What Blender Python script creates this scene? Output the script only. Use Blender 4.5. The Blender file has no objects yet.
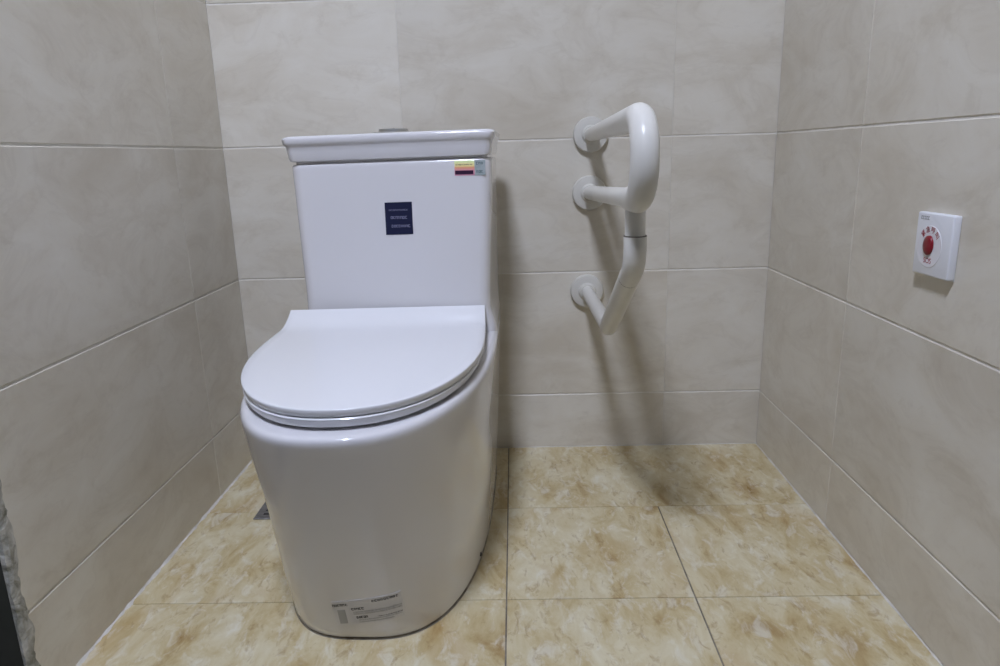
import bpy, bmesh, math, random
from mathutils import Vector, Matrix

random.seed(7)
scene = bpy.context.scene
COL = scene.collection

# ------------------------------------------------------------------ camera
CAM = Vector((-0.5843, -1.6355, 0.7085))
YAW, PITCH, ROLL, FPX = -0.0247, -0.2475, -0.0274, 706.1
fw = Vector((math.sin(YAW) * math.cos(PITCH), math.cos(YAW) * math.cos(PITCH), math.sin(PITCH)))
rt = Vector((math.cos(YAW), -math.sin(YAW), 0))
up = rt.cross(fw)
r2 = rt * math.cos(ROLL) + up * math.sin(ROLL)
u2 = -rt * math.sin(ROLL) + up * math.cos(ROLL)
cam_data = bpy.data.cameras.new('camera')
cam_data.sensor_width = 36.0
cam_data.sensor_fit = 'HORIZONTAL'
cam_data.lens = 36.0 * FPX / 1000.0
cam_data.clip_start = 0.02
cam = bpy.data.objects.new('camera', cam_data)
COL.objects.link(cam)
M = Matrix((r2, u2, -fw)).transposed().to_4x4()
M.translation = CAM
cam.matrix_world = M
scene.camera = cam

# ------------------------------------------------------------------ world, light, exposure
world = bpy.data.worlds.new('world')
scene.world = world
world.use_nodes = True
world.node_tree.nodes['Background'].inputs[0].default_value = (0.6, 0.7, 0.9, 1)
world.node_tree.nodes['Background'].inputs[1].default_value = 0.05
LAMP_POS = (-0.86, -1.62, 2.5)          # ceiling panel lamp (its own light is in its builder)
LAMP_SIZE = 0.30
LAMP_POWER = 158.0
LAMP_COLOR = (0.85, 0.925, 1.17)
scene.view_settings.view_transform = 'Standard'
scene.view_settings.look = 'None'
scene.view_settings.exposure = 0.0
scene.view_settings.gamma = 1.0
scene.view_settings.use_curve_mapping = False


# ------------------------------------------------------------------ helpers
def mixf(a, b, t): return a + (b - a) * t


def tag(o, label=None, cat=None, group=None, kind=None):
    if label: o['label'] = label
    if cat: o['category'] = cat
    if group: o['group'] = group
    if kind: o['kind'] = kind
    return o


def link(name, me, mat=None, parent=None, loc=(0, 0, 0)):
    o = bpy.data.objects.new(name, me)
    COL.objects.link(o)
    if mat is not None and me is not None and not me.materials:
        me.materials.append(mat)
    o.location = loc
    if parent is not None:
        o.parent = parent
    return o


def mesh_from(verts, faces, name='mesh', smooth=False):
    me = bpy.data.meshes.new(name)
    me.from_pydata([tuple(v) for v in verts], [], faces)
    bm = bmesh.new(); bm.from_mesh(me)
    bmesh.ops.recalc_face_normals(bm, faces=bm.faces)
    bm.to_mesh(me); bm.free()
    if smooth:
        for p in me.polygons: p.use_smooth = True
    return me


def box_mesh(x0, x1, y0, y1, z0, z1, bevel=0.0, seg=2):
    bm = bmesh.new()
    bmesh.ops.create_cube(bm, size=1)
    for v in bm.verts:
        v.co = Vector(((x0 + x1) / 2 + v.co.x * (x1 - x0), (y0 + y1) / 2 + v.co.y * (y1 - y0), (z0 + z1) / 2 + v.co.z * (z1 - z0)))
    if bevel:
        bmesh.ops.bevel(bm, geom=bm.edges[:], offset=bevel, segments=seg, profile=0.5, affect='EDGES')
    me = bpy.data.meshes.new('box')
    bm.to_mesh(me); bm.free()
    return me


def smooth_by_angle(o, ang=0.6):
    me = o.data
    for p in me.polygons: p.use_smooth = True
    bm = bmesh.new(); bm.from_mesh(me)
    for e in bm.edges:
        if len(e.link_faces) == 2 and e.calc_face_angle(0) > ang:
            e.smooth = False
    bm.to_mesh(me); bm.free()


def loft(rings, cap0=True, cap1=True, closed=True, name='loft'):
    n = len(rings[0]); verts = [p for r in rings for p in r]; faces = []
    for i in range(len(rings) - 1):
        for j in range(n if closed else n - 1):
            k = (j + 1) % n
            faces.append((i * n + j, i * n + k, (i + 1) * n + k, (i + 1) * n + j))
    if cap0: faces.append(tuple(range(n - 1, -1, -1)))
    if cap1: faces.append(tuple((len(rings) - 1) * n + j for j in range(n)))
    return mesh_from(verts, faces, name)


def fillet_path(pts, radii, seg=10):
    """polyline with rounded corners"""
    out = [Vector(pts[0])]
    for i in range(1, len(pts) - 1):
        p, a, b = Vector(pts[i]), Vector(pts[i - 1]), Vector(pts[i + 1])
        d1 = (a - p).normalized(); d2 = (b - p).normalized()
        ang = d1.angle(d2); r = radii[i - 1]
        t = r / math.tan(ang / 2)
        s = p + d1 * t; e = p + d2 * t
        c = p + (d1 + d2).normalized() * (r / math.sin(ang / 2))
        va, vb = s - c, e - c
        tot = va.angle(vb); ax = va.cross(vb).normalized()
        for k in range(seg + 1):
            out.append(c + Matrix.Rotation(tot * k / seg, 3, ax) @ va)
    out.append(Vector(pts[-1]))
    return out


def tube_mesh(path, r, n=28, side=Vector((1, 0, 0)), cap=True):
    rings = []
    for i, p in enumerate(path):
        if i == 0: t = path[1] - path[0]
        elif i == len(path) - 1: t = path[-1] - path[-2]
        else: t = (path[i + 1] - p).normalized() + (p - path[i - 1]).normalized()
        t.normalize()
        b = t.cross(side).normalized()
        rr = r[i] if isinstance(r, (list, tuple)) else r
        rings.append([p + (side * math.cos(2 * math.pi * k / n) + b * math.sin(2 * math.pi * k / n)) * rr for k in range(n)])
    return loft(rings, cap, cap)


def lathe_mesh(profile, n=40, axis='Z'):
    rings = []
    for (r, h) in profile:
        ring = []
        for k in range(n):
            a = 2 * math.pi * k / n
            if axis == 'Z': ring.append(Vector((r * math.cos(a), r * math.sin(a), h)))
            elif axis == '-Y': ring.append(Vector((r * math.cos(a), -h, r * math.sin(a))))
            elif axis == '-X': ring.append(Vector((-h, r * math.cos(a), r * math.sin(a))))
        rings.append(ring)
    return loft(rings)


# ------------------------------------------------------------------ materials
def new_mat(name, color=(0.8, 0.8, 0.8), rough=0.4, metal=0.0, spec=0.5, coat=0.0):
    m = bpy.data.materials.new(name); m.use_nodes = True
    b = m.node_tree.nodes['Principled BSDF']
    b.inputs['Base Color'].default_value = (*color, 1)
    b.inputs['Roughness'].default_value = rough
    b.inputs['Metallic'].default_value = metal
    b.inputs['Specular IOR Level'].default_value = spec
    b.inputs['Coat Weight'].default_value = coat
    b.inputs['Coat Roughness'].default_value = 0.06
    return m


class NT:
    def __init__(s, m): s.t = m.node_tree; s.b = s.t.nodes['Principled BSDF']
    def n(s, typ, **kw):
        o = s.t.nodes.new(typ)
        for k, v in kw.items(): setattr(o, k, v)
        return o
    def l(s, a, b): s.t.links.new(a, b)
    def noise(s, vec, scale, detail=4, rough=0.55, dist=0.0):
        o = s.n('ShaderNodeTexNoise'); o.inputs['Scale'].default_value = scale
        o.inputs['Detail'].default_value = detail; o.inputs['Roughness'].default_value = rough
        o.inputs['Distortion'].default_value = dist; s.l(vec, o.inputs['Vector']); return o.outputs['Fac']
    def ramp(s, fac, stops, interp='LINEAR'):
        o = s.n('ShaderNodeValToRGB'); o.color_ramp.interpolation = interp
        e = o.color_ramp.elements
        while len(e) < len(stops): e.new(0.5)
        for i, (p, c) in enumerate(stops): e[i].position = p; e[i].color = (*c, 1)
        s.l(fac, o.inputs['Fac']); return o.outputs['Color']
    def mix(s, fac, a, b, blend='MIX'):
        o = s.n('ShaderNodeMix', data_type='RGBA', blend_type=blend)
        if isinstance(fac, float): o.inputs[0].default_value = fac
        else: s.l(fac, o.inputs[0])
        for v, i in ((a, 6), (b, 7)):
            if isinstance(v, tuple): o.inputs[i].default_value = (*v, 1)
            else: s.l(v, o.inputs[i])
        return o.outputs[2]
    def pos_per_object(s, k=9.0, scale=(1, 1, 1), rot=(0, 0, 0)):
        g = s.n('ShaderNodeNewGeometry'); oi = s.n('ShaderNodeObjectInfo')
        mul = s.n('ShaderNodeMath', operation='MULTIPLY'); mul.inputs[1].default_value = k
        s.l(oi.outputs['Random'], mul.inputs[0])
        add = s.n('ShaderNodeVectorMath', operation='ADD')
        s.l(g.outputs['Position'], add.inputs[0]); s.l(mul.outputs[0], add.inputs[1])
        mp = s.n('ShaderNodeMapping'); mp.inputs['Scale'].default_value = scale; mp.inputs['Rotation'].default_value = rot
        s.l(add.outputs[0], mp.inputs['Vector'])
        return mp.outputs['Vector'], oi.outputs['Random']


def wall_tile_material(name='wall_tile_marble'):
    m = new_mat(name, rough=0.3, spec=0.45); t = NT(m)
    vec, rnd = t.pos_per_object(9.0, (1, 1, 1.9), (0.22, 0.18, 0.1))
    cloud = t.noise(vec, 5.0, 6, 0.6, 0.5)
    base = t.ramp(cloud, [(0.30, (0.605, 0.550, 0.450)), (0.52, (0.695, 0.650, 0.555)), (0.72, (0.755, 0.720, 0.635))])
    fine = t.noise(vec, 13, 7, 0.66, 0.8)
    stain = t.ramp(fine, [(0.55, (0, 0, 0)), (0.70, (1, 1, 1))])
    c = t.mix(stain, base, t.mix(0.24, base, (0.47, 0.41, 0.31)))
    vein = t.noise(vec, 5.0, 6, 0.6, 0.8)
    vr = t.ramp(vein, [(0.47, (0, 0, 0)), (0.497, (1, 1, 1)), (0.503, (1, 1, 1)), (0.53, (0, 0, 0))])
    c = t.mix(vr, c, t.mix(0.08, c, (0.36, 0.30, 0.22)))
    tone = t.ramp(rnd, [(0.0, (0.96, 0.96, 0.96)), (1.0, (1.03, 1.03, 1.03))])
    c = t.mix(1.0, c, tone, 'MULTIPLY')
    t.l(c, t.b.inputs['Base Color'])
    bp = t.n('ShaderNodeBump'); bp.inputs['Strength'].default_value = 0.06; bp.inputs['Distance'].default_value = 0.004
    t.l(t.noise(vec, 5, 2), bp.inputs['Height']); t.l(bp.outputs[0], t.b.inputs['Normal'])
    return m


def floor_tile_material():
    m = new_mat('floor_tile_travertine', rough=0.32, spec=0.45); t = NT(m)
    vec, rnd = t.pos_per_object(7.0, (1.6, 0.8, 1), (0, 0, 0.6))
    cloud = t.noise(vec, 11.0, 7, 0.62, 0.5)
    base = t.ramp(cloud, [(0.30, (0.40, 0.275, 0.115)), (0.42, (0.535, 0.430, 0.230)), (0.53, (0.615, 0.530, 0.330)), (0.70, (0.70, 0.64, 0.46))])
    blot = t.noise(vec, 5.0, 3, 0.5, 0.8)
    bm_ = t.ramp(blot, [(0.56, (0, 0, 0)), (0.70, (1, 1, 1))])
    c = t.mix(bm_, base, t.mix(0.32, base, (0.42, 0.25, 0.075)))
    flow = t.noise(vec, 26, 8, 0.66, 0.7)
    lightm = t.ramp(flow, [(0.52, (0, 0, 0)), (0.66, (1, 1, 1))])
    c = t.mix(lightm, c, t.mix(0.5, c, (0.76, 0.74, 0.64)))
    brown = t.noise(vec, 34, 8, 0.70, 0.7)
    vr = t.ramp(brown, [(0.33, (1, 1, 1)), (0.45, (0, 0, 0))])
    c = t.mix(vr, c, t.mix(0.5, c, (0.30, 0.18, 0.065)))
    t.l(c, t.b.inputs['Base Color'])
    r = t.ramp(cloud, [(0.2, (0.26, 0.26, 0.26)), (0.8, (0.38, 0.38, 0.38))])
    t.l(r, t.b.inputs['Roughness'])
    return m


def mottled(name, c0, c1, scale, rough=0.8, bump=0.0):
    m = new_mat(name, rough=rough, spec=0.3); t = NT(m)
    g = t.n('ShaderNodeNewGeometry')
    f = t.noise(g.outputs['Position'], scale, 6, 0.65, 0.4)
    t.l(t.ramp(f, [(0.35, c0), (0.65, c1)]), t.b.inputs['Base Color'])
    if bump:
        bp = t.n('ShaderNodeBump'); bp.inputs['Strength'].default_value = bump; bp.inputs['Distance'].default_value = 0.01
        t.l(f, bp.inputs['Height']); t.l(bp.outputs[0], t.b.inputs['Normal'])
    return m


MAT = dict(
    wall=wall_tile_material(),
    floor=floor_tile_material(),
    grout_wall=mottled('wall_grout', (0.68, 0.65, 0.58), (0.84, 0.81, 0.75), 18),
    grout_floor=mottled('floor_grout', (0.16, 0.14, 0.11), (0.30, 0.26, 0.20), 25),
    sealant=mottled('white_sealant', (0.56, 0.53, 0.46), (0.76, 0.73, 0.66), 18, 0.6),
    mortar=mottled('rough_mortar', (0.22, 0.215, 0.17), (0.60, 0.585, 0.53), 45, 0.9, 0.5),
    paint=mottled('white_paint', (0.74, 0.74, 0.72), (0.78, 0.78, 0.76), 3, 0.7),
    dim=mottled('dim_plaster', (0.13, 0.13, 0.125), (0.17, 0.17, 0.165), 2.5, 0.85),
    dark_floor=mottled('bounce_cut_floor', (0.065, 0.055, 0.045), (0.10, 0.09, 0.075), 12, 0.5),  # made dark so the unseen outer floor bounces little light
    dark=mottled('dark_door_frame', (0.035, 0.037, 0.03), (0.055, 0.056, 0.048), 6, 0.5),
    ceramic=new_mat('white_glazed_ceramic', (0.735, 0.72, 0.725), 0.12, 0, 0.5, 0.3),
    seat=new_mat('white_seat_plastic', (0.80, 0.80, 0.81), 0.16, 0, 0.5),
    nylon=mottled('white_nylon', (0.72, 0.70, 0.64), (0.75, 0.73, 0.67), 14, 0.3),
    flange=mottled('flange_plastic', (0.63, 0.61, 0.55), (0.66, 0.64, 0.58), 14, 0.35),
    seam=new_mat('dark_seam', (0.16, 0.14, 0.11), 0.7),
    chrome=new_mat('brushed_chrome', (0.55, 0.55, 0.54), 0.38, 1.0),
    steel=mottled('drain_steel', (0.17, 0.165, 0.16), (0.28, 0.27, 0.26), 60, 0.45),
    slot=new_mat('drain_slot_black', (0.02, 0.02, 0.02), 0.8),
    navy=new_mat('navy_label', (0.010, 0.013, 0.045), 0.4),
    navy_text=new_mat('label_pale_print', (0.20, 0.20, 0.30), 0.5),
    film=new_mat('instruction_film', (0.63, 0.62, 0.64), 0.3),
    ink=new_mat('black_print', (0.03, 0.03, 0.03), 0.6),
    ink_grey=new_mat('grey_print', (0.40, 0.40, 0.40), 0.6),
    panel=new_mat('white_switch_plastic', (0.80, 0.81, 0.84), 0.3),
    panel_disc=new_mat('pale_pink_disc', (0.80, 0.785, 0.81), 0.32),
    red=new_mat('red_button_plastic', (0.22, 0.006, 0.016), 0.3),
    red_ink=new_mat('red_print', (0.36, 0.02, 0.035), 0.5),
)
MAT['steel'].node_tree.nodes['Principled BSDF'].inputs['Metallic'].default_value = 0.6


def hologram_material():
    m = new_mat('hologram_foil', rough=0.3, metal=0.0); t = NT(m)
    tc = t.n('ShaderNodeTexCoord'); sp = t.n('ShaderNodeSeparateXYZ'); t.l(tc.outputs['Generated'], sp.inputs[0])
    t.l(t.ramp(sp.outputs['Z'], [(0.0, (0.70, 0.30, 0.42)), (0.35, (0.80, 0.33, 0.38)), (0.52, (0.85, 0.40, 0.22)), (0.62, (0.95, 0.78, 0.35)), (1.0, (0.80, 0.95, 0.50))]), t.b.inputs['Base Color'])
    return m


MAT['hologram'] = hologram_material()
MAT['holo_grey'] = mottled('hologram_grey', (0.34, 0.40, 0.40), (0.46, 0.50, 0.50), 90, 0.4)
MAT['holo_dark'] = new_mat('hologram_dark_strip', (0.035, 0.01, 0.035), 0.4)
MAT['holo_mark'] = new_mat('hologram_green_mark', (0.10, 0.16, 0.16), 0.4)

# ------------------------------------------------------------------ room shell
W = 1.2377          # width between side walls, x from -W to 0; back wall at y = 0
YF = -4.2           # wall behind the camera
H = 2.5
JH = 0.1384         # lowest horizontal wall joint
TH = 0.300
G = 0.0013          # tile face stands proud of the grout
YE = -0.842         # the left wall ends here
tile_cache = {}


def tile_mesh(w, h, mat):
    key = (round(w, 4), round(h, 4), mat.name)
    cu, cv = (0.0004, 0.0004) if mat is MAT['floor'] else (0.0004, 0.0012)
    if key in tile_cache: return tile_cache[key]
    d = 0.006
    a, b = w / 2, h / 2
    V = [(-a, -b, -d), (a, -b, -d), (a, b, -d), (-a, b, -d),
         (-a, -b, -0.001), (a, -b, -0.001), (a, b, -0.001), (-a, b, -0.001),
         (-a + cu, -b + cv, 0), (a - cu, -b + cv, 0), (a - cu, b - cv, 0), (-a + cu, b - cv, 0)]
    F = [(8, 9, 10, 11)]
    for i in range(4):
        j = (i + 1) % 4
        F += [(i, j, 4 + j, 4 + i), (4 + i, 4 + j, 8 + j, 8 + i)]
    me = mesh_from(V, F, 'tile'); me.materials.append(mat)
    tile_cache[key] = me
    return me


def lay_tiles(parent, frame, us, vs, ju, jv, mat):
    """frame(u, v) -> world matrix of a tile centred there; us/vs joint positions; ju, jv joint widths"""
    for i in range(len(us) - 1):
        for k in range(len(vs) - 1):
            w = us[i + 1] - us[i] - ju; h = vs[k + 1] - vs[k] - jv
            o = bpy.data.objects.new('tile', tile_mesh(w, h, mat)); COL.objects.link(o)
            o.parent = parent
            o.matrix_basis = frame((us[i] + us[i + 1]) / 2, (vs[k] + vs[k + 1]) / 2)


def structure(name, me, mat, label, cat):
    o = link(name, me, mat)
    return tag(o, label, cat, kind='structure')


def fr(right, upv, origin):
    r, u = Vector(right), Vector(upv)
    n = r.cross(u)
    def f(a, b):
        m = Matrix((r, u, n)).transposed().to_4x4(); m.translation = Vector(origin) + r * a + u * b; return m
    return f


zs = [0.0] + [JH + TH * i for i in range(0, 8)] + [H]
wall_back = structure('wall_back', box_mesh(-W - 0.1, 0.1, G, 0.12, -0.1, H + 0.1), MAT['grout_wall'],
                      'beige marble tiled back wall behind the toilet and grab rail', 'wall')
lay_tiles(wall_back, fr((1, 0, 0), (0, 0, 1), (0, 0, 0)), [-W, -0.8301, -0.2301, 0], zs, 0.0006, 0.0028, MAT['wall'])
wall_right = structure('wall_right', box_mesh(G, 0.12, YF, 0.0, -0.1, H + 0.1), MAT['grout_wall'],
                       'beige marble tiled right wall that carries the emergency call button', 'wall')
lay_tiles(wall_right, fr((0, -1, 0), (0, 0, 1), (0, 0, 0)), [0, 0.3984, 0.9984], zs, 0.0017, 0.0034, MAT['wall'])
structure('wall_right_bounce_cut', box_mesh(-0.004, 0.0, YF, -0.999, 0.0, H), MAT['dim'], 'dim panel added over the unseen right wall to cut bounced light', 'wall')  # unseen panel, added to lower the side bounce onto the toilet
wall_left = structure('wall_left', box_mesh(-W - 0.12, -W - G, YE, 0.0, -0.1, H + 0.1), MAT['grout_wall'],
                      'greyish beige marble tiled left wall beside the toilet', 'wall')
lay_tiles(wall_left, fr((0, 1, 0), (0, 0, 1), (-W, 0, 0)), [-0.838, -0.2404, 0], zs, 0.0017, 0.0034, MAT['wall'])

S = 0.3085
XJ = [-W, -0.3021 - S, -0.3021, 0.0]
YJ = [-4.1, -3.8, -3.4, -3.09, -2.78, -2.4714, -2.1619, -1.8534, -1.5447, -1.2362, -0.9277, -0.3107 - S, -0.3107, 0.0]
floor = structure('floor', box_mesh(-2.2, 0.12, YF, 0.12, -0.10, -G), MAT['grout_floor'],
                  'glossy yellow travertine-look tiled bathroom floor', 'floor')
lay_tiles(floor, fr((1, 0, 0), (0, 1, 0), (0, 0, 0)), XJ, YJ[9:-1], 0.0024, 0.0016, MAT['floor'])
lay_tiles(floor, fr((1, 0, 0), (0, 1, 0), (0, 0, 0)), [XJ[0], XJ[1], XJ[3]], YJ[-2:], 0.0020, 0.0008, MAT['floor'])
lay_tiles(floor, fr((1, 0, 0), (0, 1, 0), (0, 0, 0)), [-2.1, -W, -0.6106, 0.0], [-4.1, -3.4, -2.7, -2.0, -1.2362], 0.0024, 0.0024, MAT['dark_floor'])  # unseen dark tiles, added to cut floor bounce onto the toilet front
lay_tiles(floor, fr((1, 0, 0), (0, 1, 0), (0, 0, 0)), [-2.1, -W], [-1.2362, YE], 0.0024, 0.0024, MAT['dark_floor'])  # same added dark tiles beside the entrance
structure('ceiling', box_mesh(-2.2, 0.12, YF, 0.12, H, H + 0.1), MAT['dim'], 'plain grey plastered ceiling over the cubicle', 'ceiling')
structure('wall_front', box_mesh(-2.2, 0.12, YF - 0.1, YF, -0.1, H + 0.1), MAT['dim'], 'plain wall behind the viewer', 'wall')
structure('wall_far_left', box_mesh(-2.2, -2.1, YF, YE, -0.1, H + 0.1), MAT['dim'], 'plain wall beyond the cubicle entrance', 'wall')
structure('wall_return', box_mesh(-2.2, -W - 0.006, YE - 0.005, YE + 0.09, -0.1, H + 0.1), MAT['dark'],
          'dark return face at the free end of the left wall', 'wall')


def rough_strip(n, wid):
    """ragged mortar edge running up the free end of the left wall"""
    random.seed(5); rings = []; a = b = 0.5
    for i in range(n + 1):
        z = H * i / n
        a = min(max(a + random.uniform(-0.25, 0.25), 0), 1); b = min(max(b + random.uniform(-0.3, 0.3), 0), 1)
        y0 = YE - 0.006 - 0.006 * a; y1 = YE + wid * (0.25 + 0.5 * b); x = -W
        rings.append([Vector((x - 0.001, y1, z)), Vector((x + 0.0003 + 0.0005 * a, mixf(y0, y1, 0.7), z)), Vector((x + 0.0004 + 0.0006 * b, mixf(y0, y1, 0.25), z)),
                      Vector((x - 0.002, y0, z)), Vector((x - 0.009, YE - 0.006, z)), Vector((x - 0.012, YE + 0.003, z))])
    return loft(rings)


structure('trim_1', rough_strip(420, 0.026), MAT['mortar'], 'ragged grey mortar edge at the free end of the left wall', 'trim')


def sealant(p0, p1, d_wall, r, seed, n=90):
    """a bead of white sealant: triangular section, uneven width; d_wall points from the wall into the room"""
    random.seed(seed); p0, p1, d = Vector(p0), Vector(p1), Vector(d_wall); rings = []
    for i in range(n + 1):
        p = p0.lerp(p1, i / n); k = r * (0.45 + 0.9 * random.random() ** 1.5)
        z = Vector((0, 0, 1))
        rings.append([p - d * 0.002 - z * 0.001, p - d * 0.002 + z * k, p + d * k * 0.45 + z * k * 0.4, p + d * k * 1.15 - z * 0.0006])
    return loft(rings)


structure('trim_2', sealant((-W, 0, 0), (-W, YE, 0), (1, 0, 0), 0.0042, 3), MAT['sealant'], 'white sealant bead along the foot of the left wall', 'trim')
structure('trim_3', sealant((0, 0, 0), (0, -0.998, 0), (-1, 0, 0), 0.0024, 4, 60), MAT['sealant'], 'white sealant bead along the foot of the right wall', 'trim')
structure('trim_4', sealant((-W, 0, 0), (0, 0, 0), (0, -1, 0), 0.0020, 6), MAT['sealant'], 'thin sealant bead along the foot of the back wall', 'trim')

# ------------------------------------------------------------------ toilet
TX, TY, TYAW = -0.8200, -0.40, math.radians(-1.7)
toilet = tag(link('toilet', None), 'white one-piece ceramic toilet with its lid closed, standing against the back wall', 'toilet')
toilet.location = (TX, TY, 0); toilet.rotation_euler = (0, 0, TYAW)


def L(x, y, z):           # design coordinates (y as in the room, x from the toilet's axis) to toilet-local
    return Vector((x, y - TY, z))


ZR = 0.374                # rim top


def body_par(z):
    u = min(max(z / ZR, 0), 1)
    e = u ** 0.95
    waist = 0.005 * math.exp(-((u - 0.58) / 0.2) ** 2)
    return dict(wr=mixf(0.173, 0.1925, u), ws=mixf(0.175, 0.1975, u) - waist, ys=mixf(-0.22, -0.36, u), yf=mixf(-0.714, -0.831, e), n=mixf(3.0, 2.40, u), yb=-0.085)


def body_outline(z, inset=0.0):
    p = body_par(z); half = []
    wr, ws, ys, yf, n, yb = p['wr'] - inset, p['ws'] - inset, p['ys'], p['yf'] + inset, p['n'], p['yb'] - inset * 0.3
    r = 0.02
    for k in range(4): half.append((wr * 0.9 * k / 4, yb))
    for k in range(7):
        a = math.pi / 2 * k / 6; half.append((wr - r + r * math.sin(a), yb - r + r * math.cos(a)))
    for k in range(1, 10):
        t = k / 10; s = t
        half.append((mixf(wr, ws, s), mixf(yb - r, ys, t)))
    m = 40
    for k in range(m + 1):
        a = math.pi / 2 * k / m
        half.append((ws * max(math.cos(a), 0) ** (2 / n), ys - (ys - yf) * math.sin(a) ** (2 / n)))
    full = half + [(-x, y) for (x, y) in half[-2:0:-1]]
    return full


def front_y(x, z):
    p = body_par(z)
    return p['ys'] - (p['ys'] - p['yf']) * (1 - min(abs(x) / p['ws'], 0.999) ** p['n']) ** (1 / p['n'])


rings = []
for z, ins in [(0, 0.004), (0.003, 0.003), (0.006, 0.0)] + [(0.02 + 0.028 * i, 0) for i in range(12)] + [(0.346, 0.0), (0.358, 0.0), (0.3630, 0.0002), (0.3675, 0.0012), (0.3710, 0.0034), (0.3730, 0.0065), (0.3738, 0.010), (0.374, 0.016)]:
    rings.append([L(x, y, z) for x, y in body_outline(z, ins)])
bowl_me = loft(rings)


def lean(x, z):           # the tank and its lid sit very slightly crooked
    return 0.011 * x * min(max((z - 0.40) / 0.30, 0), 1)


def tank_outline(wr, wf, yb, yf, rr, rf, bow=0.0):
    half = []
    for k in range(4): half.append(((wr - rr) * k / 4, yb))
    for k in range(7):
        a = math.pi / 2 * k / 6; half.append((wr - rr + rr * math.sin(a), yb - rr + rr * math.cos(a)))
    for k in range(1, 6):
        t = k / 6; half.append((mixf(wr, wf, t), mixf(yb - rr, yf + rf, t)))
    for k in range(9):
        a = math.pi / 2 * k / 8; half.append((wf - rf + rf * math.cos(a), yf + rf - rf * math.sin(a)))
    for k in range(1, 8):
        t = 1 - k / 8; half.append(((wf - rf) * t, yf - bow * (1 - t * t)))
    half.append((0, yf - bow))
    return half + [(-x, y) for (x, y) in half[-2:0:-1]]


rings = []
for z, ins in [(0.30, 0.012), (0.345, 0.004), (0.36, 0.0012), (0.375, 0.0004), (0.39, 0), (0.405, 0)] + [(0.42 + 0.03 * i, 0) for i in range(10)] + [(0.697, 0), (0.7000, 0.0010), (0.7018, 0.003), (0.7022, 0.008)]:
    t = (z - 0.40) / 0.30; flare = min(max((0.43 - z) / 0.06, 0), 1); flare = flare * flare * (3 - 2 * flare)
    rings.append([L(x, y, z + lean(x, z)) for x, y in tank_outline(mixf(0.1895, 0.1905, t) + flare * 0.0025 - ins, mixf(0.1795, 0.1912, t) + flare * 0.0155 - ins, -0.085, mixf(-0.296, -0.280, t) + ins, 0.02, 0.022, 0.002)])
tank_me = loft(rings)
bm = bmesh.new(); bm.from_mesh(bowl_me); bm.from_mesh(tank_me)
body_me = bpy.data.meshes.new('body'); bm.to_mesh(body_me); bm.free()
body = link('body', body_me, MAT['ceramic'], toilet); smooth_by_angle(body, 0.7)

rings = []
for z, wr, wf, yf, ins in [(0.7022, .1930, .1895, -.283, .008), (0.7062, .1930, .1895, -.283, .008), (0.7066, .1930, .1895, -.284, .003), (0.7078, .1932, .1900, -.285, .001), (0.714, .1950, .1908, -.2862, 0), (0.724, .1958, .1920, -.2874, 0), (0.7335, .1970, .1935, -.2888, 0),
                           (0.7370, .1990, .1957, -.2912, 0), (0.7388, .2005, .1972, -.2930, 0), (0.7475, .2013, .1985, -.2940, 0), (0.7505, .199, .1975, -.2935, 0.001), (0.7525, .196, .1945, -.291, 0.002), (0.7535, .190, .1885, -.285, 0.006)]:
    rings.append([L(x, y, z + lean(x, z)) for x, y in tank_outline(wr - 0.002 - ins, wf + 0.001 - ins, -0.080 - ins * 0.5, yf + ins, 0.016, 0.014, 0.002)])
tl = link('tank_lid', loft(rings), MAT['ceramic'], toilet); smooth_by_angle(tl, 0.75)
fb = link('flush_button', lathe_mesh([(0.041, 0), (0.041, 0.002), (0.039, 0.0035), (0.029, 0.004), (0.0285, 0.0085), (0.027, 0.0095)], 48), MAT['chrome'], toilet, L(-0.006, -0.190, 0.7535))
smooth_by_angle(fb, 0.5)
db = link('half_flush_divider', box_mesh(-0.0006, 0.0006, -0.024, 0.024, 0.0, 0.0006), MAT['slot'], fb, (0.005, 0, 0.0094))


# seat lid: flat D-shaped plate whose rear curls up towards the tank
def lid_half(y, w0, y_rear, yc, yf, n):
    if y >= yc:
        t = (y - yc) / (y_rear - yc)
        return w0 * (1 - 0.012 * t * t)
    t = min((yc - y) / (yc - yf), 1)
    return w0 * max(1 - t ** n, 0) ** (1 / n)


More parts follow.
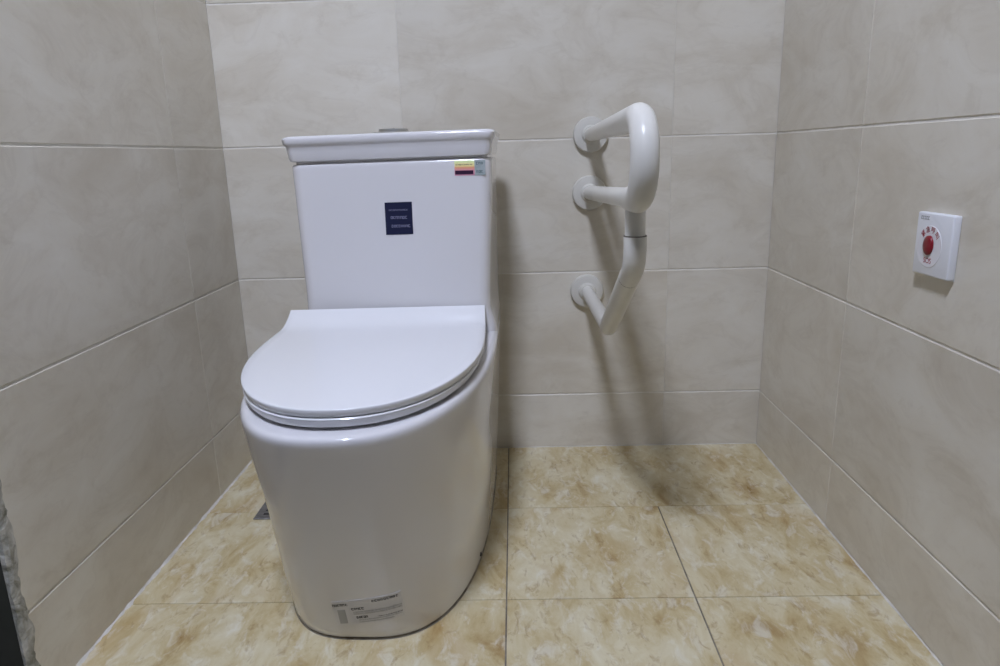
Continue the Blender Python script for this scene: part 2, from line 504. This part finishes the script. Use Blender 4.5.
def lid_mesh(w0, y_rear, yc, yf, n, zt, th, rise, rise_len, rb=0.003, nx=28, crown=0.0):
    ys = [mixf(y_rear, yc, k / 16) for k in range(16)] + [yc - (yc - yf) * math.sin(math.pi / 2 * k / 34) for k in range(35)]
    def zoff(y):
        t = (y - (y_rear - rise_len)) / rise_len
        return rise * t * t if t > 0 else 0.0
    def surf(ins, dz):
        out = []
        for y in ys:
            yy = mixf(y_rear - ins, yf + ins, (y - y_rear) / (yf - y_rear))
            h = max(lid_half(y, w0, y_rear, yc, yf, n) - ins, 0.0005)
            out.append([L(h * (-1 + 2 * j / nx), yy, zt + zoff(yy) + dz + crown * (1 - (2 * j / nx - 1) ** 2)) for j in range(nx + 1)])
        return out
    def border(s):
        return [r[0] for r in s] + s[-1][1:] + [r[-1] for r in s[-2::-1]] + s[0][-2:0:-1]
    top = surf(rb, 0); r = len(top)
    verts, faces = [], []
    def add_grid(s, flip):
        b = len(verts)
        for row in s: verts.extend(row)
        m = nx + 1
        for i in range(len(s) - 1):
            for j in range(nx):
                f = (b + i * m + j, b + i * m + j + 1, b + (i + 1) * m + j + 1, b + (i + 1) * m + j)
                faces.append(f[::-1] if flip else f)
    add_grid(top, True)
    loops = [border(surf(rb, 0)), border(surf(rb * 0.3, -rb * 0.3)), border(surf(0, -rb)), border(surf(0.0018, -th + rb * 0.6)), border(surf(0.0035, -th))]
    for a in range(len(loops) - 1):
        b0 = len(verts); verts.extend(loops[a]); verts.extend(loops[a + 1]); m = len(loops[a])
        for j in range(m):
            k = (j + 1) % m; faces.append((b0 + j, b0 + k, b0 + m + k, b0 + m + j))
    add_grid(surf(0.0035, -th), False)
    me = mesh_from(verts, faces, 'lid')
    bm = bmesh.new(); bm.from_mesh(me); bmesh.ops.remove_doubles(bm, verts=bm.verts, dist=0.00002)
    bmesh.ops.recalc_face_normals(bm, faces=bm.faces); bm.to_mesh(me); bm.free()
    return me


LX, LROT = -0.0145, math.radians(2.8)
PV = L(0, -0.33, 0)                      # the seat hangs a little askew on its hinge
LP = PV - Matrix.Rotation(LROT, 3, 'Z') @ PV + Vector((LX, 0, 0))
lid = link('seat_lid', lid_mesh(0.1905, -0.305, -0.455, -0.807, 2.2, 0.4045, 0.0115, 0.024, 0.075, 0.0018), MAT['seat'], toilet, LP); smooth_by_angle(lid, 0.9); lid.rotation_euler = (0, 0, LROT)
# seat ring with its opening
outer, inner = [], []
for k in range(97):
    a = -math.pi / 2 + math.pi * (k / 96) * 1.0
    for lst, w0, yf, n in ((outer, 0.1890, -0.8065, 2.2), (inner, 0.125, -0.745, 2.1)):
        c, s = math.cos(a), math.sin(a)
        lst.append((w0 * (abs(s) ** (2 / n)) * (1 if s > 0 else -1), -0.455 - (-yf - 0.455) * abs(c) ** (2 / n)))
outer = [(-0.187, -0.335)] + outer + [(0.187, -0.335)]
inner = [(-0.10, -0.40)] + inner + [(0.10, -0.40)]
m = len(outer); V, F = [], []
for lst, z, sc in ((inner, 0.3795, 0), (outer, 0.3795, 0.0040), (outer, 0.382, 0.0022), (outer, 0.3905, 0), (outer, 0.3918, 0.0012), (inner, 0.3918, 0)):
    for (x, y) in lst:
        V.append(L(x * (1 - sc / 0.19), y + sc * (1 if y < -0.45 else 0), z))
for a in range(6):
    b = (a + 1) % 6
    for j in range(m):
        k = (j + 1) % m; F.append((a * m + j, a * m + k, b * m + k, b * m + j))
ring = link('seat_ring', mesh_from(V, F), MAT['seat'], toilet, LP); smooth_by_angle(ring, 0.5); ring.rotation_euler = (0, 0, LROT)
for sx in (-1, 1):
    hg = link('hinge', tube_mesh([L(sx * 0.055, -0.325, 0.389), L(sx * 0.105, -0.325, 0.389)], 0.008, 16, Vector((0, 0, 1))), MAT['chrome'], toilet); smooth_by_angle(hg, 0.6)
for sx, y in ((-0.12, -0.68), (0.12, -0.68), (-0.15, -0.45), (0.15, -0.45)):
    link('bumper', box_mesh(sx - 0.008, sx + 0.008, y - TY - 0.012, y - TY + 0.012, 0.3735, 0.3805, 0.002), MAT['seat'], toilet)
sb = link('foot_sealant', loft([[L(x, y, z) for x, y in body_outline(0, ins)] for z, ins in ((0.0002, -0.0012), (0.0022, 0.0008), (0.003, 0.005))]), mottled('toilet_foot_sealant', (0.14, 0.12, 0.09), (0.42, 0.38, 0.31), 14, 0.8), toilet)
sb['label'] = 'dark mottled sealant line around the foot'
plug = link('bolt_cap', lathe_mesh([(0.004, 0), (0.004, 0.003), (0.002, 0.004)], 14, '-X'), MAT['slot'], toilet, L(0.1632, -0.500, 0.014)); plug.rotation_euler = (0, 0, math.pi)


def tank_front_y(x, z):
    t = (z - 0.40) / 0.30
    return mixf(-0.296, -0.280, t) - 0.002 * (1 - (x / 0.17) ** 2)


def patch(fy, x0, x1, z0, z1, off, th, nx=10, nz=3, tilt=0.0):
    """a thin film that follows the surface y = fy(x, z)"""
    V, F = [], []; cx = (x0 + x1) / 2
    for layer in (off, off - th):
        for i in range(nz + 1):
            for j in range(nx + 1):
                x = mixf(x0, x1, j / nx); z = mixf(z0, z1, i / nz) + tilt * (x - cx)
                V.append(L(x, fy(x, z) - layer, z))
    s = (nx + 1) * (nz + 1)
    for i in range(nz):
        for j in range(nx):
            a = i * (nx + 1) + j; F.append((a, a + 1, a + nx + 2, a + nx + 1)); F.append((s + a, s + a + nx + 1, s + a + nx + 2, s + a + 1))
    for j in range(nx):
        a = j; F.append((a, s + a, s + a + 1, a + 1)); a = nz * (nx + 1) + j; F.append((a, a + 1, s + a + 1, s + a))
    for i in range(nz):
        a = i * (nx + 1); F.append((a, a + nx + 1, s + a + nx + 1, s + a)); a += nx; F.append((a, s + a, s + a + nx + 1, a + nx + 1))
    return mesh_from(V, F, 'film')


def glyphs(fy, x0, x1, zc, h, off, n, tilt=0.0, seed=1, fill=0.8):
    """a line of small blurred print marks following the surface"""
    random.seed(seed); bm = bmesh.new(); w = (x1 - x0) / n; cx = (x0 + x1) / 2
    for i in range(n):
        a = x0 + i * w; b = a + w * fill * (0.85 + 0.3 * random.random())
        k = random.choice((0, 1, 2))
        zc2 = zc + tilt * ((a + b) / 2 - cx)
        hh = h * (0.85 + 0.25 * random.random())
        bars = [(a, a + (b - a) * 0.3, -hh / 2, hh / 2), (a, b, hh * 0.28, hh / 2)]
        if k != 1: bars.append((a, b, -hh / 2, -hh * 0.28))
        if k != 2: bars.append((b - (b - a) * 0.3, b, -hh / 2, hh / 2))
        for (p, q, lo, hi) in bars:
            vs = [bm.verts.new(L(x, fy(x, z) - off, z)) for x, z in ((p, zc2 + lo), (q, zc2 + lo), (q, zc2 + hi), (p, zc2 + hi))]
            bm.faces.new(vs)
    me = bpy.data.meshes.new('print'); bm.to_mesh(me); bm.free()
    return me


# navy label on the tank front
nl = link('navy_label', patch(tank_front_y, -0.0125, 0.0395, 0.5660, 0.6265, 0.0007, 0.0006, tilt=0.011), MAT['navy'], toilet)
nl['label'] = 'dark navy square sticker with pale print'
for zc, a, b, n, h in ((0.612, -0.005, 0.032, 10, 0.003), (0.598, -0.002, 0.030, 7, 0.005), (0.582, -0.001, 0.035, 8, 0.005)):
    link('print', glyphs(tank_front_y, a, b, zc, h, 0.0010, n, 0, int(zc * 1000)), MAT['navy_text'], nl)
# hologram label at the top right of the tank
hl = link('hologram_label', patch(tank_front_y, 0.1225, 0.1600, 0.6725, 0.7000, 0.0007, 0.0006), MAT['hologram'], toilet)
hl['label'] = 'iridescent rectangular hologram sticker'
link('dark_strip', patch(tank_front_y, 0.1235, 0.1575, 0.6745, 0.6815, 0.0011, 0.0004), MAT['holo_dark'], hl)
link('grey_panel', patch(tank_front_y, 0.1600, 0.1800, 0.6725, 0.7000, 0.0007, 0.0006), MAT['holo_grey'], hl)
for zc in (0.694, 0.679):
    link('print', glyphs(tank_front_y, 0.163, 0.176, zc, 0.005, 0.0011, 3, 0, int(zc * 999)), MAT['holo_mark'], hl)
link('print', glyphs(tank_front_y, 0.125, 0.156, 0.692, 0.0016, 0.0011, 8, 0, 3), MAT['holo_dark'], hl)
# instruction label low on the front of the foot
IX, IZ, IT = 0.0295, 0.026, 0.15
il = link('instruction_label', patch(front_y, IX - 0.062, IX + 0.040, IZ + 0.014, IZ + 0.066, 0.0006, 0.0005, 16, 6, IT), MAT['film'], toilet)
il['label'] = 'greyish film sticker with small black print'
for (a, b, zc, h, n, mt) in ((-0.062, -0.038, 0.058, 0.0045, 6, 'ink'), (-0.002, 0.037, 0.060, 0.0045, 9, 'ink'), (-0.034, -0.015, 0.0475, 0.0045, 5, 'ink'), (-0.029, -0.011, 0.0290, 0.0045, 5, 'ink'),
                             (-0.032, 0.039, 0.0405, 0.0025, 22, 'ink_grey'), (-0.032, 0.039, 0.0365, 0.0025, 22, 'ink_grey'), (-0.026, 0.038, 0.0230, 0.0022, 22, 'ink_grey'), (-0.026, 0.026, 0.0185, 0.0022, 16, 'ink_grey'), (0.004, 0.039, 0.0265, 0.0014, 10, 'ink')):
    xm = (a + b) / 2 + 0.011
    link('print', glyphs(front_y, IX + a, IX + b, IZ + zc + IT * xm, h, 0.0011, n, IT, int(zc * 3000)), MAT[mt], il)
link('print', patch(front_y, IX - 0.056, IX - 0.044, IZ + 0.012, IZ + 0.042, 0.0008, 0.0003, 4, 3, IT), MAT['ink_grey'], il)

# ------------------------------------------------------------------ grab rail
RX = -0.412
rail = tag(link('grab_rail', None), 'white tubular grab rail projecting from the back wall right of the toilet', 'grab rail')
rail.location = (RX, 0, 0.62)
R = 0.0193


def RL(y, z, x=0.0): return Vector((x, y, z - 0.62))


# wall end and front height of the three bars; the lower wall plates sit a little further left
Z1, Z1F, Z2, Z2F, Z3 = 0.746, 0.7535, 0.619, 0.645, 0.394
X2, X3 = -0.002, -0.0065
def spread(p, q, n): return [p.lerp(q, k / n) for k in range(n)]
f1, f2 = RL(-0.004, Z1), RL(-0.004, Z2, X2)
bendp = fillet_path([RL(-0.45, mixf(Z1, Z1F, 0.66)), RL(-0.680, Z1F), RL(-0.680, Z2F), RL(-0.592, mixf(Z2F, Z2, 0.13))], [0.054, 0.054], 18)
path = spread(f1, bendp[0], 12) + bendp
def loop_r(p):
    if p.z < RL(0, 0.70).z: return R
    t = min(max((-p.y - 0.05) / 0.52, 0), 1)
    return mixf(0.0150, R, t * t * 0.35 + 0.65 * t if t < 1 else 1)
o = link('loop_bar', tube_mesh(path, [loop_r(p) for p in path]), MAT['nylon'], rail); smooth_by_angle(o, 0.9)
m0 = RL(-0.62, mixf(Z2F, Z2, 0.08))
o = link('middle_bar', tube_mesh(spread(m0, f2, 6) + [f2], 0.0152), MAT['nylon'], rail); smooth_by_angle(o, 0.9)
pA, pB, pC, pD = RL(-0.596, Z2F - 0.008, 0.003), RL(-0.599, 0.546, 0.004), RL(-0.333, Z3 - 0.008, 0.0005), RL(-0.004, Z3, X3)
o = link('brace_post', tube_mesh([pA, RL(-0.5965, 0.585, 0.0035)], 0.0148), MAT['nylon'], rail); smooth_by_angle(o, 0.9)
bend = fillet_path([pB.lerp(pC, 0.12), pC, pD], [0.017], 12)
o = link('brace_bar', tube_mesh(bend, [mixf(0.0170, 0.0145, min(max(i - 1, 0) / 12, 1)) for i in range(len(bend))]), MAT['nylon'], rail); smooth_by_angle(o, 0.9)
# elbow sleeve with dark seams
s0, s1 = RL(-0.5965, 0.588, 0.0035), pB.lerp(pC, 0.17)
elb = fillet_path([s0, pB, s1], [0.05], 14)
o = link('elbow_sleeve', tube_mesh(elb, 0.0168), MAT['nylon'], rail); smooth_by_angle(o, 0.9)
for p, d in ((s0, Vector((0, 0, -1))), (s1, (pB - pC).normalized())):
    q = link('seam', tube_mesh([p - d * 0.0008, p + d * 0.0008], 0.0170, 28), MAT['seam'], o)
for z, fx in ((Z1, 0.0), (Z2, X2), (Z3, X3)):
    f = link('wall_flange', lathe_mesh([(0.038, 0.0), (0.0385, 0.002), (0.0385, 0.010), (0.0365, 0.0135), (0.030, 0.015), (0.021, 0.016), (0.0185, 0.019), (0.0170, 0.022)], 48, '-Y'), MAT['flange'], rail, RL(0, z, fx))
    smooth_by_angle(f, 0.6)

# ------------------------------------------------------------------ emergency call button
PY, PZ = -0.6545, 0.5725
call = tag(link('call_button', None), 'small square white emergency call panel with a red SOS button on the right wall', 'call button')
call.location = (0, PY, PZ)
me = box_mesh(-0.0115, 0.0, -0.042, 0.0425, -0.0438, 0.0425, 0.0025, 3)
o = link('cover_plate', me, MAT['panel'], call); smooth_by_angle(o, 0.6)
o2 = link('back_plate', box_mesh(-0.003, 0.0, -0.0405, 0.0405, -0.0445, 0.041), MAT['panel'], call)
BY, BZ = 0.0060, -0.0015
disc = link('disc', lathe_mesh([(0.029, 0), (0.029, 0.0004), (0.0284, 0.0007)], 48, '-X'), MAT['panel_disc'], o, (-0.0114, BY, BZ - 0.002))
bt = link('red_button', lathe_mesh([(0.0125, 0), (0.0125, 0.0022), (0.0115, 0.0034), (0.008, 0.0042), (0.003, 0.0045)], 40, '-X'), MAT['red'], call, (-0.0119, BY, BZ)); smooth_by_angle(bt, 0.9); bt.scale = (1, 0.86, 1.08)
bt['label'] = 'round dark red push button'


def text_mesh(s, size):
    cu = bpy.data.curves.new('text', 'FONT'); cu.body = s; cu.size = size; cu.align_x = 'CENTER'; cu.align_y = 'CENTER'; cu.extrude = 0.0001
    ob = bpy.data.objects.new('text_tmp', cu); COL.objects.link(ob)
    dg = bpy.context.evaluated_depsgraph_get()
    me = bpy.data.meshes.new_from_object(ob.evaluated_get(dg))
    bpy.data.objects.remove(ob); me.materials.clear()
    return me


def place_text(s, size, y, z, roll, mat, parent, sx=1.0):
    me = text_mesh(s, size); o = link('print', me, mat, parent)
    # text right = -y, text up = +z, normal = -x
    m = Matrix(((0, 0, -1), (-1, 0, 0), (0, 1, 0))).to_4x4() @ Matrix.Rotation(roll, 4, 'Z') @ Matrix.Diagonal((sx, 1, 1, 1))
    m.translation = Vector((-0.0123, y, z)); o.matrix_basis = m
    return o


for ch, a in zip('紧急呼叫', (48, 16, -16, -48)):
    r = 0.0215; t = math.radians(a)
    place_text(ch, 0.0095, BY + r * math.sin(t), BZ + r * math.cos(t), t, MAT['red_ink'], call)
place_text('SOS', 0.0105, BY, BZ - 0.0215, 0, MAT['red_ink'], call)
bm = bmesh.new()
for i in range(5):
    a = 0.033 - i * 0.0042
    for (p, q, lo, hi) in ((a, a - 0.0011, 0, 0.005), (a, a - 0.0033, 0.0037, 0.005), (a, a - 0.0033, 0, 0.0012)):
        bm.faces.new([bm.verts.new((-0.01165, y, 0.0325 + z)) for y, z in ((p, lo), (q, lo), (q, hi), (p, hi))])
me = bpy.data.meshes.new('maker_print'); bm.to_mesh(me); bm.free()
link('print', me, MAT['ink_grey'], call)

# ------------------------------------------------------------------ floor drain, half hidden left of the toilet
drain = tag(link('floor_drain', None), 'small square grey metal floor drain on the tiles left of the toilet', 'drain')
drain.location = (-1.080, -0.293, 0)
link('frame', box_mesh(-0.050, 0.050, -0.050, 0.050, 0.0, 0.003, 0.001, 1), MAT['steel'], drain)
for i in range(5):
    y = -0.032 + 0.016 * i
    link('slot', box_mesh(-0.034, 0.034, y - 0.003, y + 0.003, 0.0029, 0.0034), MAT['slot'], drain)

# ------------------------------------------------------------------ ceiling lamp (above and behind the viewer)
lamp = tag(link('ceiling_lamp', None), 'square white ceiling panel lamp above the cubicle', 'lamp')
lamp.location = LAMP_POS
h = LAMP_SIZE / 2
link('frame', box_mesh(-h - 0.015, h + 0.015, -h - 0.015, h + 0.015, -0.028, 0.0, 0.004, 2), MAT['panel'], lamp)
em = bpy.data.materials.new('lamp_diffuser'); em.use_nodes = True
nt = em.node_tree; nt.nodes.clear()
e = nt.nodes.new('ShaderNodeEmission'); out = nt.nodes.new('ShaderNodeOutputMaterial'); nt.links.new(e.outputs[0], out.inputs[0])
e.inputs[0].default_value = (*LAMP_COLOR, 1); e.inputs[1].default_value = LAMP_POWER
link('diffuser', box_mesh(-h, h, -h, h, -0.031, -0.0281), em, lamp)
